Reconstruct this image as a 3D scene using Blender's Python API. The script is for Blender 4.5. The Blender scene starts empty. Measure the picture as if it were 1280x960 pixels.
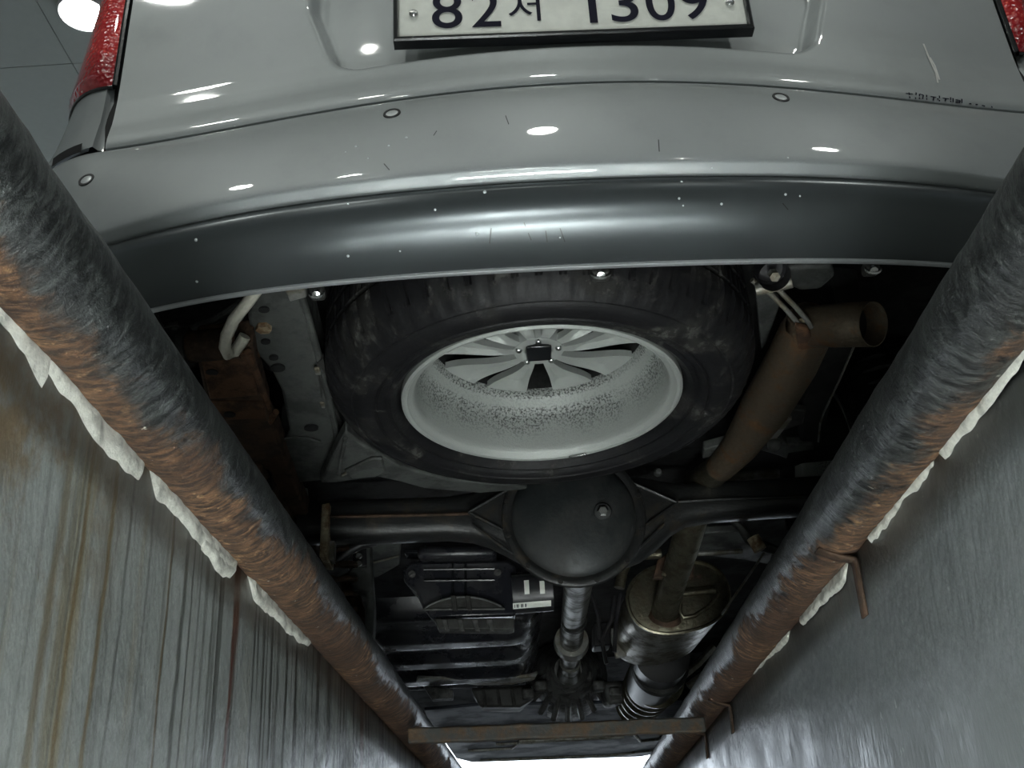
import bpy, bmesh, math, random
from mathutils import Vector, Matrix, noise
from mathutils.bvhtree import BVHTree
random.seed(7)
S = bpy.context.scene
COL = S.collection
rad = math.radians

# ------------------------------------------------------------------ camera
F = 1350.0                                   # focal length in pixels of a 1280x960 frame
CAM = Vector((-0.0265, 0.0, -0.436))         # inside the pit, below floor level
_y = Vector((56 / F, -654 / F, 1)).normalized()
_r = rad(-3.5)
_u = Vector((math.sin(_r), math.cos(_r), 0))
_z = (_u - _u.dot(_y) * _y).normalized()
_x = _z.cross(_y) if _z.cross(_y).x > 0 else _y.cross(_z)
WM = Matrix((_x, _y, _z))                    # view space (right, up, forward) -> world
cd = bpy.data.cameras.new('camera')
cd.sensor_width = 36; cd.lens = F / 1280 * 36; cd.clip_start = 0.01
cam = bpy.data.objects.new('camera', cd); COL.objects.link(cam)
R_, U_, D_ = WM @ Vector((1, 0, 0)), WM @ Vector((0, 1, 0)), WM @ Vector((0, 0, 1))
cam.matrix_world = Matrix(((R_.x, U_.x, -D_.x, CAM.x), (R_.y, U_.y, -D_.y, CAM.y), (R_.z, U_.z, -D_.z, CAM.z), (0, 0, 0, 1)))
S.camera = cam

# ------------------------------------------------------------------ world, view
vs = S.view_settings
vs.view_transform = 'Standard'; vs.look = 'None'; vs.gamma = 1; vs.use_curve_mapping = False
vs.exposure = 1.5
wd = bpy.data.worlds.new('world'); S.world = wd; wd.use_nodes = True
wd.node_tree.nodes['Background'].inputs[0].default_value = (0.80, 0.90, 1.0, 1)
wd.node_tree.nodes['Background'].inputs[1].default_value = 2.2
P_TUBE = 47.0      # pit batten lamp emission
P_CEIL = 43.0      # ceiling downlight emission

# car frame: u right, v forward from the plate, w up
CAR_O = Vector((0.0765, 1.2, 0)); CAR_A = rad(2.25)
CARM = Matrix.Translation(CAR_O) @ Matrix.Rotation(CAR_A, 4, 'Z')
CARI = CARM.inverted()
def ray(px, py): return (WM @ Vector(((px - 640) / F, (480 - py) / F, 1)))
def W(px, py, X=None, Y=None, Z=None):
    d = ray(px, py)
    t = (X - CAM.x) / d.x if X is not None else (Y - CAM.y) / d.y if Y is not None else (Z - CAM.z) / d.z
    return CAM + d * t
_ci = CARI @ CAM; _cr = CARI.to_3x3()
def L(px, py, v=None, w=None, u=None):
    d = _cr @ ray(px, py); p = _ci
    t = (u - p.x) / d.x if u is not None else (v - p.y) / d.y if v is not None else (w - p.z) / d.z
    return p + d * t

# ------------------------------------------------------------------ materials
MATS = {}
class NT:
    def __init__(s, name):
        s.m = bpy.data.materials.new(name); s.m.use_nodes = True
        s.t = s.m.node_tree; s.b = s.t.nodes['Principled BSDF']; MATS[name] = s.m
        s.co = s.t.nodes.new('ShaderNodeTexCoord').outputs['Object']
    def n(s, typ, **k):
        o = s.t.nodes.new('ShaderNode' + typ)
        for a, b in k.items(): setattr(o, a, b)
        return o
    def set(s, sock, val):
        if isinstance(val, bpy.types.NodeSocket): s.t.links.new(val, sock)
        elif isinstance(val, (tuple, list)) and len(val) == 3 and sock.type == 'RGBA': sock.default_value = (*val, 1)
        else: sock.default_value = val
    def math(s, op, a, b=0.0, c=None):
        o = s.n('Math', operation=op); s.set(o.inputs[0], a); s.set(o.inputs[1], b)
        if c is not None: s.set(o.inputs[2], c)
        return o.outputs[0]
    def mapr(s, v, a, b, c=0.0, d=1.0, smooth=True):
        o = s.n('MapRange', interpolation_type='SMOOTHSTEP' if smooth else 'LINEAR')
        s.set(o.inputs[0], v)
        for i, x in enumerate((a, b, c, d)): s.set(o.inputs[i + 1], x)
        return o.outputs[0]
    def noise(s, scale=5, detail=6, rough=.6, vec=None, sc3=None, dist=0):
        o = s.n('TexNoise'); v = vec or s.co
        if sc3:
            mp = s.n('Mapping'); s.set(mp.inputs[0], v); mp.inputs['Scale'].default_value = sc3; v = mp.outputs[0]
        s.set(o.inputs['Vector'], v); o.inputs['Scale'].default_value = scale
        o.inputs['Detail'].default_value = detail; o.inputs['Roughness'].default_value = rough
        o.inputs['Distortion'].default_value = dist
        return o.outputs[0]
    def mix(s, f, a, b, typ='MIX'):
        o = s.n('Mix', data_type='RGBA', blend_type=typ); s.set(o.inputs[0], f); s.set(o.inputs[6], a); s.set(o.inputs[7], b)
        return o.outputs[2]
    def bump(s, h, strength=.3, dist=.01):
        o = s.n('Bump'); s.set(o.inputs['Height'], h); o.inputs['Strength'].default_value = strength
        o.inputs['Distance'].default_value = dist; s.set(s.b.inputs['Normal'], o.outputs[0]); return o.outputs[0]
    def xyz(s):
        o = s.n('SeparateXYZ'); s.set(o.inputs[0], s.co); return o.outputs
    def fin(s, col=None, rough=None, metal=None, coat=None, spec=None):
        for nm, v in (('Base Color', col), ('Roughness', rough), ('Metallic', metal), ('Coat Weight', coat), ('Specular IOR Level', spec)):
            if v is not None: s.set(s.b.inputs[nm], v)
        return s.m
def grime(name, c1, c2, scale=14, rough=.5, metal=0.0, bump=.25, lo=.42, hi=.62, coat=0.0, fine=120, r2=None, spec=None):
    n = NT(name)
    f = n.mapr(n.noise(scale, 8, .68), lo, hi)
    g = n.noise(fine, 3, .6)
    col = n.mix(f, c1, c2)
    col = n.mix(n.mapr(g, .35, .7, 0, .35), col, tuple(x * .55 for x in c1))
    n.bump(g, bump, .002)
    return n.fin(col, n.mapr(f, 0, 1, rough, r2 if r2 is not None else min(1, rough + .2)), metal, coat, spec)
def plain(name, col, rough=.5, metal=0.0, coat=0.0, spec=None, var=.12):
    n = NT(name); f = n.noise(30, 4)
    return n.fin(n.mix(n.mapr(f, .3, .7), tuple(c * (1 - var) for c in col), col), rough, metal, coat, spec)

def paint(name, col, metal, rough, coat, crough=.04):
    n = NT(name)
    dirt = n.mapr(n.noise(7, 8, .7), .45, .75, 0, .22)
    scr = n.mapr(n.noise(6, 5, .75, sc3=(3, 3, 26), dist=1.5), .66, .72, 0, .12)
    c = n.mix(dirt, col, tuple(x * .72 for x in col))
    c = n.mix(scr, c, tuple(min(1, x * 1.7) for x in col))
    n.bump(n.noise(900, 2), .03, .0006)
    n.b.inputs['Coat Roughness'].default_value = crough
    return n.fin(c, n.mapr(dirt, 0, .25, rough, rough + .06), metal, coat)
paint('silver_paint', (.34, .365, .37), .35, .5, .7, .03)
paint('gunmetal_paint', (.092, .103, .108), .7, .30, .12, .2)
plain('black_gap', (.008, .008, .009), .8)
plain('black_plastic', (.018, .018, .020), .42)
plain('gloss_black', (.010, .011, .013), .22, 0, .3)
plain('plate_white', (.93, .95, .88), .4)
plain('plate_ink', (.006, .006, .022), .7, 0, 0, .2)
plain('chrome', (.72, .73, .72), .25, 1)
plain('bright_edge', (.62, .64, .66), .35, .8)
plain('sensor_face', (.60, .63, .64), .4, .3)
plain('water', (.75, .8, .82), .05, 0, 1)
plain('scratch_white', (.78, .78, .76), .8)
grime('chassis_grey', (.085, .090, .085), (.04, .042, .04), 12, .5, .15, .3)
grime('chassis_dark', (.045, .045, .042), (.02, .02, .018), 10, .55, .1, .3)
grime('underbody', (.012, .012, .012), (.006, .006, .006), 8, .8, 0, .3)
grime('axle_black', (.022, .023, .023), (.055, .042, .026), 16, .36, .25, .45, .52, .70)
grime('cover_black', (.020, .024, .025), (.035, .036, .035), 10, .46, .2, .25)
grime('rust_brown', (.13, .062, .030), (.045, .024, .014), 22, .75, .1, .7)
grime('rust_dark', (.075, .040, .022), (.03, .02, .013), 18, .75, .1, .6)
grime('exhaust', (.115, .088, .060), (.17, .090, .042), 20, .52, .45, .6, .5, .66)
grime('muffler', (.20, .185, .135), (.10, .085, .055), 26, .30, .85, .55)
grime('shaft', (.17, .17, .15), (.08, .075, .06), 18, .38, .7, .4)
grime('cast_alloy', (.12, .12, .115), (.05, .05, .048), 20, .5, .4, .5)
grime('tank_black', (.016, .017, .022), (.026, .026, .028), 7, .24, 0, .12)
grime('tray_blue', (.016, .021, .034), (.024, .028, .038), 5, .5, 0, .2)
grime('zinc', (.30, .30, .28), (.16, .14, .10), 18, .4, .5, .3)
grime('cream_rust', (.42, .36, .24), (.16, .08, .035), 30, .6, .1, .4)
grime('hook_paint', (.58, .56, .48), (.25, .13, .05), 34, .5, .1, .3, .60, .68)
grime('floor_concrete', (.30, .31, .30), (.22, .22, .21), 3, .6, 0, .3)
grime('hall_paint', (.55, .57, .55), (.50, .52, .50), 1.5, .7, 0, .05)
plain('ceiling_tile', (.40, .42, .39), .75, var=.04)
plain('rail_grey', (.16, .17, .16), .6)
plain('lamp_body', (.7, .7, .7), .4)

n = NT('alloy_rim')        # silver wheel with brake dust speckle in bands
x, y, z = n.xyz()
sp = n.mapr(n.noise(260, 3, .7), .46, .60)
band = n.mapr(z, .010, .075)
clean = n.math('MULTIPLY', n.mapr(z, .088, .094), n.math('SUBTRACT', 1.0, n.mapr(z, .104, .108)))
big = n.mapr(n.noise(9, 4), .35, .6)
am = n.math('MULTIPLY', n.math('MULTIPLY', sp, band), n.math('SUBTRACT', 1.0, n.math('MULTIPLY', clean, .8)))
am = n.math('MULTIPLY', am, n.mapr(big, 0, 1, .35, .95))
col = n.mix(am, (.40, .42, .40), (.055, .058, .055))
n.bump(sp, .2, .001)
n.fin(col, .5, .35)

n = NT('tyre_rubber')
d1 = n.mapr(n.noise(9, 7, .65, dist=.8), .50, .66)
d2 = n.mapr(n.noise(50, 6, .7, sc3=(1, 1, .5)), .53, .57, 0, .7)
col = n.mix(d1, (.009, .009, .010), (.019, .0185, .017))
col = n.mix(n.math('MULTIPLY', d2, d1), col, (.075, .075, .07))
n.bump(n.noise(60, 5), .3, .003)
n.fin(col, n.mapr(d1, 0, 1, .5, .8), 0, 0, .22)

n = NT('tail_lens')
x, y, z = n.xyz()
vo = n.n('TexVoronoi'); n.set(vo.inputs['Vector'], n.co); vo.inputs['Scale'].default_value = 130
fac = n.mapr(vo.outputs['Distance'], .12, .42, 1, 0)
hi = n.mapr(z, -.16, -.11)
col = n.mix(n.math('MULTIPLY', fac, hi), (.36, .004, .010), (1, .22, .16))  # facet highlights put into the colour as pale red cells
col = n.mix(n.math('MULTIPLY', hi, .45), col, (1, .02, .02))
n.bump(vo.outputs['Distance'], .5, .004)
n.b.inputs['Coat Roughness'].default_value = .03
n.fin(col, .22, 0, 1)

def pipe_mat(name, side):
    n = NT(name); x, y, z = n.xyz()
    # factor 0 at the pit-facing upper flank, 1 towards the underside by the wall
    low = n.math('MULTIPLY', n.math('ADD', n.math('MULTIPLY', z, -.80), n.math('MULTIPLY', x, .60 * side)), 1 / .0455)
    big = n.noise(3.2, 4, .6, sc3=(1, 1, 1))
    mid = n.noise(24, 7, .7, sc3=(1, .8, 1), dist=.6)
    stre = n.noise(1.0, 6, .72, sc3=(34, 120, 46), dist=.45)
    r = n.math('ADD', low, n.math('MULTIPLY', n.math('SUBTRACT', big, .5), 2.0))
    r = n.math('ADD', r, n.math('MULTIPLY', n.math('SUBTRACT', mid, .5), 2.2))
    if side < 0: r = n.math('ADD', r, n.mapr(y, -1.3, -.7, -.45, .25, False))
    else: r = n.math('ADD', r, n.mapr(y, -1.0, -.5, -.75, .25, False))
    rust = n.mapr(r, -.15, .35)
    blk = n.mix(n.mapr(stre, .44, .68), (.010, .011, .011), (.060, .066, .063))
    hue = n.mapr(n.noise(7, 5, .6), .38, .62)
    rc = n.mix(n.mapr(stre, .40, .64), (.030, .016, .010), n.mix(hue, (.085, .042, .020), (.18, .095, .045)))
    rc = n.mix(n.math('MULTIPLY', n.mapr(n.noise(60, 5, .7), .56, .7), hue), rc, (.30, .18, .085))
    col = n.mix(rust, blk, rc)
    flk = n.mapr(n.noise(38, 4, .6, sc3=(1, 1.6, 1)), .70, .73)
    col = n.mix(n.math('MULTIPLY', flk, n.mapr(low, .1, .6)), col, (.46, .45, .38))
    n.bump(n.math('ADD', n.math('MULTIPLY', stre, .8), mid), .75, .006)
    n.fin(col, n.mapr(rust, 0, 1, .36, .8), n.mapr(rust, 0, 1, .25, 0))
pipe_mat('pipe_steel_rusted', -1); pipe_mat('pipe_steel_worn', 1)

grime('plaster', (.62, .62, .56), (.40, .40, .36), 40, .85, 0, .8, .45, .65)
grime('bar_steel', (.07, .07, .065), (.13, .085, .05), 26, .6, .2, .5)

def wall_mat(name, drips, streak, tint):
    n = NT(name); x, y, z = n.xyz()
    col = n.mix(n.mapr(n.noise(5, 6), .35, .7), tint, tuple(c * .82 for c in tint))
    wob = n.math('MULTIPLY', n.math('SUBTRACT', n.noise(6, 3), .5), .030)
    yy = n.math('ADD', y, wob)
    if streak:
        brown = n.mapr(n.noise(1, 5, .65, sc3=(1, 26, 1.2)), .53, .70)
        near = n.mapr(y, .75, 1.25, 1, .25)
        col = n.mix(n.math('MULTIPLY', n.math('MULTIPLY', brown, near), n.mapr(z, -.75, -.15, .25, .8)), col, (.20, .165, .09))
        thin = n.mapr(n.noise(1, 4, .6, sc3=(1, 62, .8)), .52, .62)
        farr = n.mapr(y, .9, 1.5, .30, 1)
        topz = n.mapr(n.math('ADD', z, n.math('MULTIPLY', n.noise(1, 2, sc3=(1, 30, .01)), .5)), -.55, .0, .0, 1)
        col = n.mix(n.math('MULTIPLY', n.math('MULTIPLY', thin, farr), topz), col, (.035, .036, .03))
        wet = n.math('MULTIPLY', n.mapr(n.noise(1, 4, .6, sc3=(1, 40, 2)), .50, .58), n.mapr(y, 1.7, 2.1))
        col = n.mix(wet, col, (.03, .03, .028))
        patch = n.math('MULTIPLY', n.mapr(n.noise(9, 7, .7), .44, .60), n.math('MULTIPLY', n.mapr(y, .78, .95, 1, 0), n.mapr(z, -.30, -.10)))
        col = n.mix(patch, col, (.15, .11, .065))
    for (y0, hw, zt, zb, c, st) in drips:
        d = n.math('ABSOLUTE', n.math('SUBTRACT', yy, y0))
        m = n.mapr(d, hw * .25, hw, st, 0)
        m = n.math('MULTIPLY', m, n.mapr(z, zb, zb + .12))
        col = n.mix(m, col, c)
    chips = n.mapr(n.noise(55, 3, .6, sc3=(1, 1.4, .7)), .70, .73)
    col = n.mix(n.math('MULTIPLY', chips, .6), col, (.50, .52, .51) if not streak else (.12, .11, .09))
    h = n.math('ADD', n.noise(4, 4), n.math('MULTIPLY', n.noise(45, 4, .6, sc3=(1, 1.5, .6)), .35))
    n.bump(h, .35, .02)
    n.fin(col, n.mapr(n.noise(6, 4), .3, .7, .30, .48), 0, 0, .5)
BR = (.13, .095, .045); DK = (.04, .042, .035); RU = (.085, .028, .014)
def dy(px, py): return W(px, py, X=-.39).y
wall_mat('pit_wall_stained', [
    (dy(112, 600), .006, 0, -.75, BR, .9), (dy(80, 620), .008, 0, -.75, BR, .55), (dy(140, 640), .006, 0, -.75, BR, .85),
    (dy(100, 640), .004, 0, -.6, DK, .5), (dy(160, 660), .004, 0, -.5, DK, .55), (dy(186, 690), .005, 0, -.6, DK, .45),
    (dy(213, 700), .005, 0, -.7, DK, .9), (dy(228, 760), .009, 0, -.75, DK, .8), (dy(238, 760), .004, 0, -.75, DK, .85),
    (dy(205, 780), .004, 0, -.75, BR, .7), (dy(272, 780), .004, 0, -.6, DK, .8), (dy(294, 770), .016, 0, -.20, RU, 1.0),
    (dy(286, 850), .009, 0, -.75, RU, .95), (dy(322, 800), .006, 0, -.22, DK, .9), (dy(345, 860), .012, 0, -.75, DK, .7),
    (dy(355, 880), .010, 0, -.75, DK, .9), (dy(395, 900), .018, 0, -.75, DK, .9), (dy(410, 900), .02, 0, -.75, DK, .7),
    (dy(452, 910), .03, 0, -.75, RU, .9), (dy(45, 900), .006, 0, -.75, BR, .35)], True, (.255, .272, .262))
wall_mat('pit_wall_grey', [(W(1048, 740, X=.39).y, .012, 0, -.14, (.20, .12, .10), .5)], False, (.205, .222, .225))

def emit(name, col, st):
    n = NT(name); n.b.inputs['Emission Color'].default_value = (*col, 1); n.b.inputs['Emission Strength'].default_value = st
    n.fin((.9, .9, .9), .5)
emit('tube_glow', (.94, 1.0, .98), P_TUBE)
emit('downlight_glow', (.97, 1.0, .94), P_CEIL)

# ------------------------------------------------------------------ mesh helpers
class MB:
    def __init__(s): s.v = []; s.f = []
    def add(s, vs, fs):
        o = len(s.v); s.v += [Vector(p) for p in vs]; s.f += [tuple(i + o for i in f) for f in fs]; return s
    def box(s, a, b):
        (x0, y0, z0), (x1, y1, z1) = a, b
        return s.add([(x0, y0, z0), (x1, y0, z0), (x1, y1, z0), (x0, y1, z0), (x0, y0, z1), (x1, y0, z1), (x1, y1, z1), (x0, y1, z1)],
                     [(0, 3, 2, 1), (4, 5, 6, 7), (0, 1, 5, 4), (1, 2, 6, 5), (2, 3, 7, 6), (3, 0, 4, 7)])
    def loft(s, rows, close_u=False, close_v=False, cap=False):
        m = len(rows[0]); vs = [p for r in rows for p in r]; fs = []
        for i in range(len(rows) - (0 if close_v else 1)):
            i2 = (i + 1) % len(rows)
            for j in range(m - (0 if close_u else 1)):
                j2 = (j + 1) % m
                fs.append((i * m + j, i * m + j2, i2 * m + j2, i2 * m + j))
        if cap:
            fs.append(tuple(range(m - 1, -1, -1))); fs.append(tuple((len(rows) - 1) * m + j for j in range(m)))
        return s.add(vs, fs)
    def tube(s, pts, r, seg=14, cap=True, flat=1.0):
        pts = [Vector(p) for p in pts]; n = len(pts)
        rs = r if isinstance(r, (list, tuple)) else [r] * n
        rows = []; up = Vector((0, 0, 1)); prev = None
        for i, p in enumerate(pts):
            t = (pts[min(i + 1, n - 1)] - pts[max(i - 1, 0)]).normalized()
            if prev is None: a = t.cross(up if abs(t.z) < .95 else Vector((1, 0, 0))).normalized()
            else: a = (prev - prev.dot(t) * t).normalized()
            prev = a; b = t.cross(a)
            rows.append([p + (a * math.cos(q) + b * math.sin(q) * flat) * rs[i] for q in (2 * math.pi * k / seg for k in range(seg))])
        return s.loft(rows, close_u=True, cap=cap)
    def lathe(s, prof, M=None, seg=48, a0=0, a1=2 * math.pi):
        full = abs(a1 - a0 - 2 * math.pi) < 1e-6
        k = seg if full else seg + 1; rows = []
        for i in range(k):
            a = a0 + (a1 - a0) * i / seg
            rows.append([Vector((r * math.cos(a), r * math.sin(a), z)) for r, z in prof])
        if M: rows = [[M @ p for p in r] for r in rows]
        return s.loft(rows, close_v=full)
    def prism(s, poly, ext):
        poly = [Vector(p) for p in poly]; e = Vector(ext); m = len(poly)
        vs = poly + [p + e for p in poly]
        fs = [tuple(range(m)), tuple(range(2 * m - 1, m - 1, -1))] + [(i, (i + 1) % m, (i + 1) % m + m, i + m) for i in range(m)]
        return s.add(vs, fs)
    def sphere(s, c, r, sc=(1, 1, 1), seg=16, rings=10):
        rows = []
        for i in range(rings + 1):
            t = math.pi * i / rings
            rows.append([Vector(c) + Vector((sc[0] * r * math.sin(t) * math.cos(a), sc[1] * r * math.sin(t) * math.sin(a), sc[2] * r * math.cos(t))) for a in (2 * math.pi * k / seg for k in range(seg))])
        return s.loft(rows, close_u=True)
    def build(s, name, mat, parent=None, smooth=True, bevel=0, solid=0, angle=38, sub=0):
        c = Vector((0, 0, 0))
        if s.v:
            lo = Vector([min(p[i] for p in s.v) for i in range(3)]); hi = Vector([max(p[i] for p in s.v) for i in range(3)]); c = (lo + hi) / 2
        me = bpy.data.meshes.new(name); me.from_pydata([p - c for p in s.v], [], s.f); me.validate()
        bm = bmesh.new(); bm.from_mesh(me)
        bmesh.ops.remove_doubles(bm, verts=bm.verts, dist=1e-6)
        bmesh.ops.recalc_face_normals(bm, faces=bm.faces); bm.to_mesh(me); bm.free()
        me.materials.append(MATS[mat])
        o = bpy.data.objects.new(name, me); COL.objects.link(o); o.location = c
        if parent is not None:
            o.parent = parent
            if parent.type == 'MESH': o.location = c - bpy_base[parent.name]
        bpy_base[o.name] = c
        if smooth:
            for p in me.polygons: p.use_smooth = True
            me.set_sharp_from_angle(angle=rad(angle))
        if solid: md = o.modifiers.new('solid', 'SOLIDIFY'); md.thickness = solid; md.offset = -1
        if bevel:
            md = o.modifiers.new('bevel', 'BEVEL'); md.width = bevel; md.segments = 2; md.limit_method = 'ANGLE'; md.angle_limit = rad(40)
        if sub: md = o.modifiers.new('sub', 'SUBSURF'); md.levels = sub; md.render_levels = sub
        return o
bpy_base = {}      # centre of each mesh in its thing's frame
def tag(o, label=None, cat=None, group=None, kind=None):
    for k, v in (('label', label), ('category', cat), ('group', group), ('kind', kind)):
        if v: o[k] = v
    return o
def empty(name, M, label, cat, group=None):
    e = bpy.data.objects.new(name, None); COL.objects.link(e); e.matrix_world = M; e.empty_display_size = .1
    return tag(e, label, cat, group)
def struct(o, label, cat): return tag(o, label, cat, None, 'structure')
def cp(o, name, parent, loc):
    c = o.copy(); COL.objects.link(c); c.name = name; c.parent = parent
    c.location = Vector(loc) - (bpy_base[parent.name] if parent is not None and parent.type == 'MESH' else Vector())
    return c

# ------------------------------------------------------------------ the hall and the pit
PX, PR, WX = .3705, .0455, .39
Y0, Y1 = -1.6, 5.6
def pitwall(side, mat):
    nY, nZ = 120, 24; rows = []
    for i in range(nY + 1):
        yv = Y0 + (Y1 - Y0) * i / nY
        rows.append([Vector((side * (WX + .004 * noise.noise((yv * 2.1, zv * 2.5, side * 9)) ), yv, zv)) for zv in [-1.7 + 1.658 * k / nZ for k in range(nZ + 1)]])
    mb = MB().loft(rows)
    o = mb.build('wall_left' if side < 0 else 'wall_right', mat, solid=.2)
    # texture space in world coordinates: move the object's origin to the world's zero
    o.data.transform(Matrix.Translation(o.location)); o.location = (0, 0, 0); bpy_base[o.name] = Vector()
    md = o.modifiers['solid']; md.offset = 1 
    nrm = sum((p.normal.x for p in o.data.polygons)) / len(o.data.polygons)
    md.offset = -1 if nrm * side < 0 else 1
    return o
wl = struct(pitwall(-1, 'pit_wall_stained'), 'grey painted pit wall streaked with brown and black drips', 'wall')
wr = struct(pitwall(1, 'pit_wall_grey'), 'plain grey painted pit wall with small chips', 'wall')
struct(MB().box((-.39, Y0, -1.8), (.39, Y1, -1.7)).build('floor_pit', 'floor_concrete'), 'concrete floor at the bottom of the pit', 'floor')
struct(MB().box((-.6, Y0 - .2, -1.8), (.6, Y0, -.0)).build('wall_pit_rear', 'pit_wall_grey'), 'grey end wall of the pit behind the car', 'wall')
struct(MB().box((-.6, Y1, -1.8), (.6, Y1 + .2, -.0)).build('wall_pit_front', 'pit_wall_grey'), 'grey end wall of the pit ahead of the car', 'wall')
HX, HY0, HY1, HZ = 3.9, -4.0, 9.0, 2.8
for side, nm in ((-1, 'left'), (1, 'right')):
    a, b = sorted((side * .418, side * HX))
    struct(MB().box((a, HY0, -.2), (b, HY1, 0.0)).build('floor_' + nm, 'floor_concrete', bevel=.004), 'garage floor slab on the %s side of the pit' % ('stained wall' if side < 0 else 'plain wall'), 'floor')
    struct(MB().box((side * HX, HY0, 0), (side * (HX + .2), HY1, HZ)).build('wall_hall_' + nm, 'hall_paint'), 'pale garage wall parallel to the pit', 'wall')
struct(MB().box((-.40, HY0, -.2), (.40, Y0 - .2, 0)).build('floor_rear', 'floor_concrete'), 'garage floor behind the pit', 'floor')
struct(MB().box((-.40, Y1 + .2, -.2), (.40, HY1, 0)).build('floor_front', 'floor_concrete'), 'garage floor ahead of the pit', 'floor')
struct(MB().box((-HX, HY0 - .2, 0), (HX, HY0, HZ)).build('wall_hall_rear', 'hall_paint'), 'pale garage wall behind the car', 'wall')
mb = MB().box((-HX, HY1, 0), (-1.9, HY1 + .2, HZ)).box((1.9, HY1, 0), (HX, HY1 + .2, HZ)).box((-1.9, HY1, 2.4), (1.9, HY1 + .2, HZ))
struct(mb.build('wall_hall_front', 'hall_paint'), 'pale garage wall with an open bay door', 'wall')
ce = struct(MB().box((-HX, HY0, HZ + .02), (HX, HY1, HZ + .12)).build('ceiling', 'rail_grey'), 'grey panelled garage ceiling with thin dark joints', 'ceiling')
tile = None
for i in range(-4, 3):
    for j in range(-8, 10):
        x0, y0 = -1.815 + i * .9 + .9, 3.375 + j * .62
        if x0 < -HX or x0 + .9 > HX or y0 < HY0 or y0 + .62 > HY1: continue
        if tile is None:
            tile = MB().box((x0 + .002, y0 + .002, HZ), (x0 + .898, y0 + .618, HZ + .02)).build('ceiling_panel', 'ceiling_tile', ce, False); tc = (x0, y0)
        else:
            cp(tile, 'ceiling_panel', ce, bpy_base[tile.name] + Vector((x0 - tc[0], y0 - tc[1], 0)))

# downlights
def downlight(x, y, label):
    e = empty('downlight', Matrix.Translation((x, y, HZ)), label, 'lamp', 'round ceiling downlights')
    MB().lathe([(.082, 0), (.098, 0), (.098, -.010), (.090, -.016), (.082, -.012), (.082, 0)]).build('trim_ring', 'lamp_body', e)
    MB().lathe([(.0005, -.010), (.05, -.011), (.083, -.008)]).build('diffuser', 'downlight_glow', e)
for x, y, lb in ((-1.66, 3.10, 'round ceiling downlight glowing beside the red tail lamp'), (-1.66, .15, None), (-1.05, -.45, None), (-1.3, -2.2, None), (.12, .0, None), (1.74, .15, None), (1.5, -2.6, None), (1.74, 3.10, None)):
    downlight(x, y, lb or 'round white downlight in the grey garage ceiling')

# batten lamp lying on the pit floor under the car's tail
for lx, ly, lz, hw, tilt, lb in ((.03, .62, -1.7, .29, 0, 'white twin tube batten lamp on the pit floor below the car tail'), (-.03, -.02, -.98, .16, -25, 'short white twin tube fill lamp added on two legs in the pit, out of view')):  # raised lamp is an unseen addition that brightens the upper pit walls
    e = empty('batten_lamp', Matrix.Translation((lx, ly, lz)), lb, 'lamp', 'work lamps in the pit')
    TM = Matrix.Rotation(rad(tilt), 4, 'X')
    def tl_(mb): mb.v = [TM @ p for p in mb.v]; return mb
    tl_(MB().box((-hw - .03, -.06, 0), (hw + .03, .06, .05))).build('housing', 'lamp_body', e, bevel=.006)
    for yy in (-.028, .028):
        tl_(MB().tube([(-hw, yy, .075), (hw, yy, .075)], .014, 16)).build('tube', 'tube_glow', e)
    for xx in (-hw - .01, hw + .01): tl_(MB().box((xx - .012, -.05, .04), (xx + .012, .05, .074))).build('end_cap', 'lamp_body', e, bevel=.003)
    if lz > -1.6:
        for xx in (-.12, .12):
            MB().tube([(xx, 0, .01), (xx * 1.4, 0, -.715)], .010, 10).build('leg', 'rail_grey', e)
            MB().box((xx * 1.4 - .02, -.14, -.72), (xx * 1.4 + .02, .14, -.705)).build('foot', 'rail_grey', e)

# ------------------------------------------------------------------ steel pipes along the pit edges
def pipe(side, name, mat, label):
    e = empty(name, Matrix.Translation((side * PX, Y0, 0)), label, 'pipe', 'pit edge pipes')
    rows = []; n = 620; seg = 44
    for i in range(n + 1):
        yv = (Y1 - Y0) * i / n; row = []
        for k in range(seg):
            a = 2 * math.pi * k / seg; q = Vector((math.cos(a), 0, math.sin(a)))
            p = Vector((q.x * 1.2, (yv + Y0) * 6, q.z * 1.2 + side * 7))
            r = PR + .0016 * noise.noise(p * 1.3) + .0011 * noise.noise(Vector((q.x * 3, (yv) * 42, q.z * 3)))
            row.append(q * r + Vector((0, yv, 0)))
        rows.append(row)
    o = MB().loft(rows, close_u=True, cap=True).build('pipe_body', mat, e, angle=80)
    o.data.transform(Matrix.Translation((0, 0, o.location.z))); o.location.z = 0
    return e
pl = pipe(-1, 'edge_pipe', 'pipe_steel_rusted', 'black steel pipe heavily rusted, above the drip-streaked wall')
pr = pipe(1, 'edge_pipe', 'pipe_steel_worn', 'black steel pipe with orange rust patches above the plain grey wall')

# anchor straps welded to the right-hand pipe
def strap(yv, zb, w=.024):
    mb = MB()
    pts = [(-.030, -.034), (-.002, -.046), (.0155, -.050), (.0170, -.058), (.0165, zb)]
    rows = []
    for dx, z in pts:
        rows.append([Vector((dx, yv - Y0 - w / 2, z)), Vector((dx, yv - Y0 + w / 2, z))])
    return mb.loft(rows).build('anchor_strap', 'rust_dark', pr, solid=.003)
strap(1.375, -.125); strap(2.50, -.11, .03); strap(2.95, -.11, .03)

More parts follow.
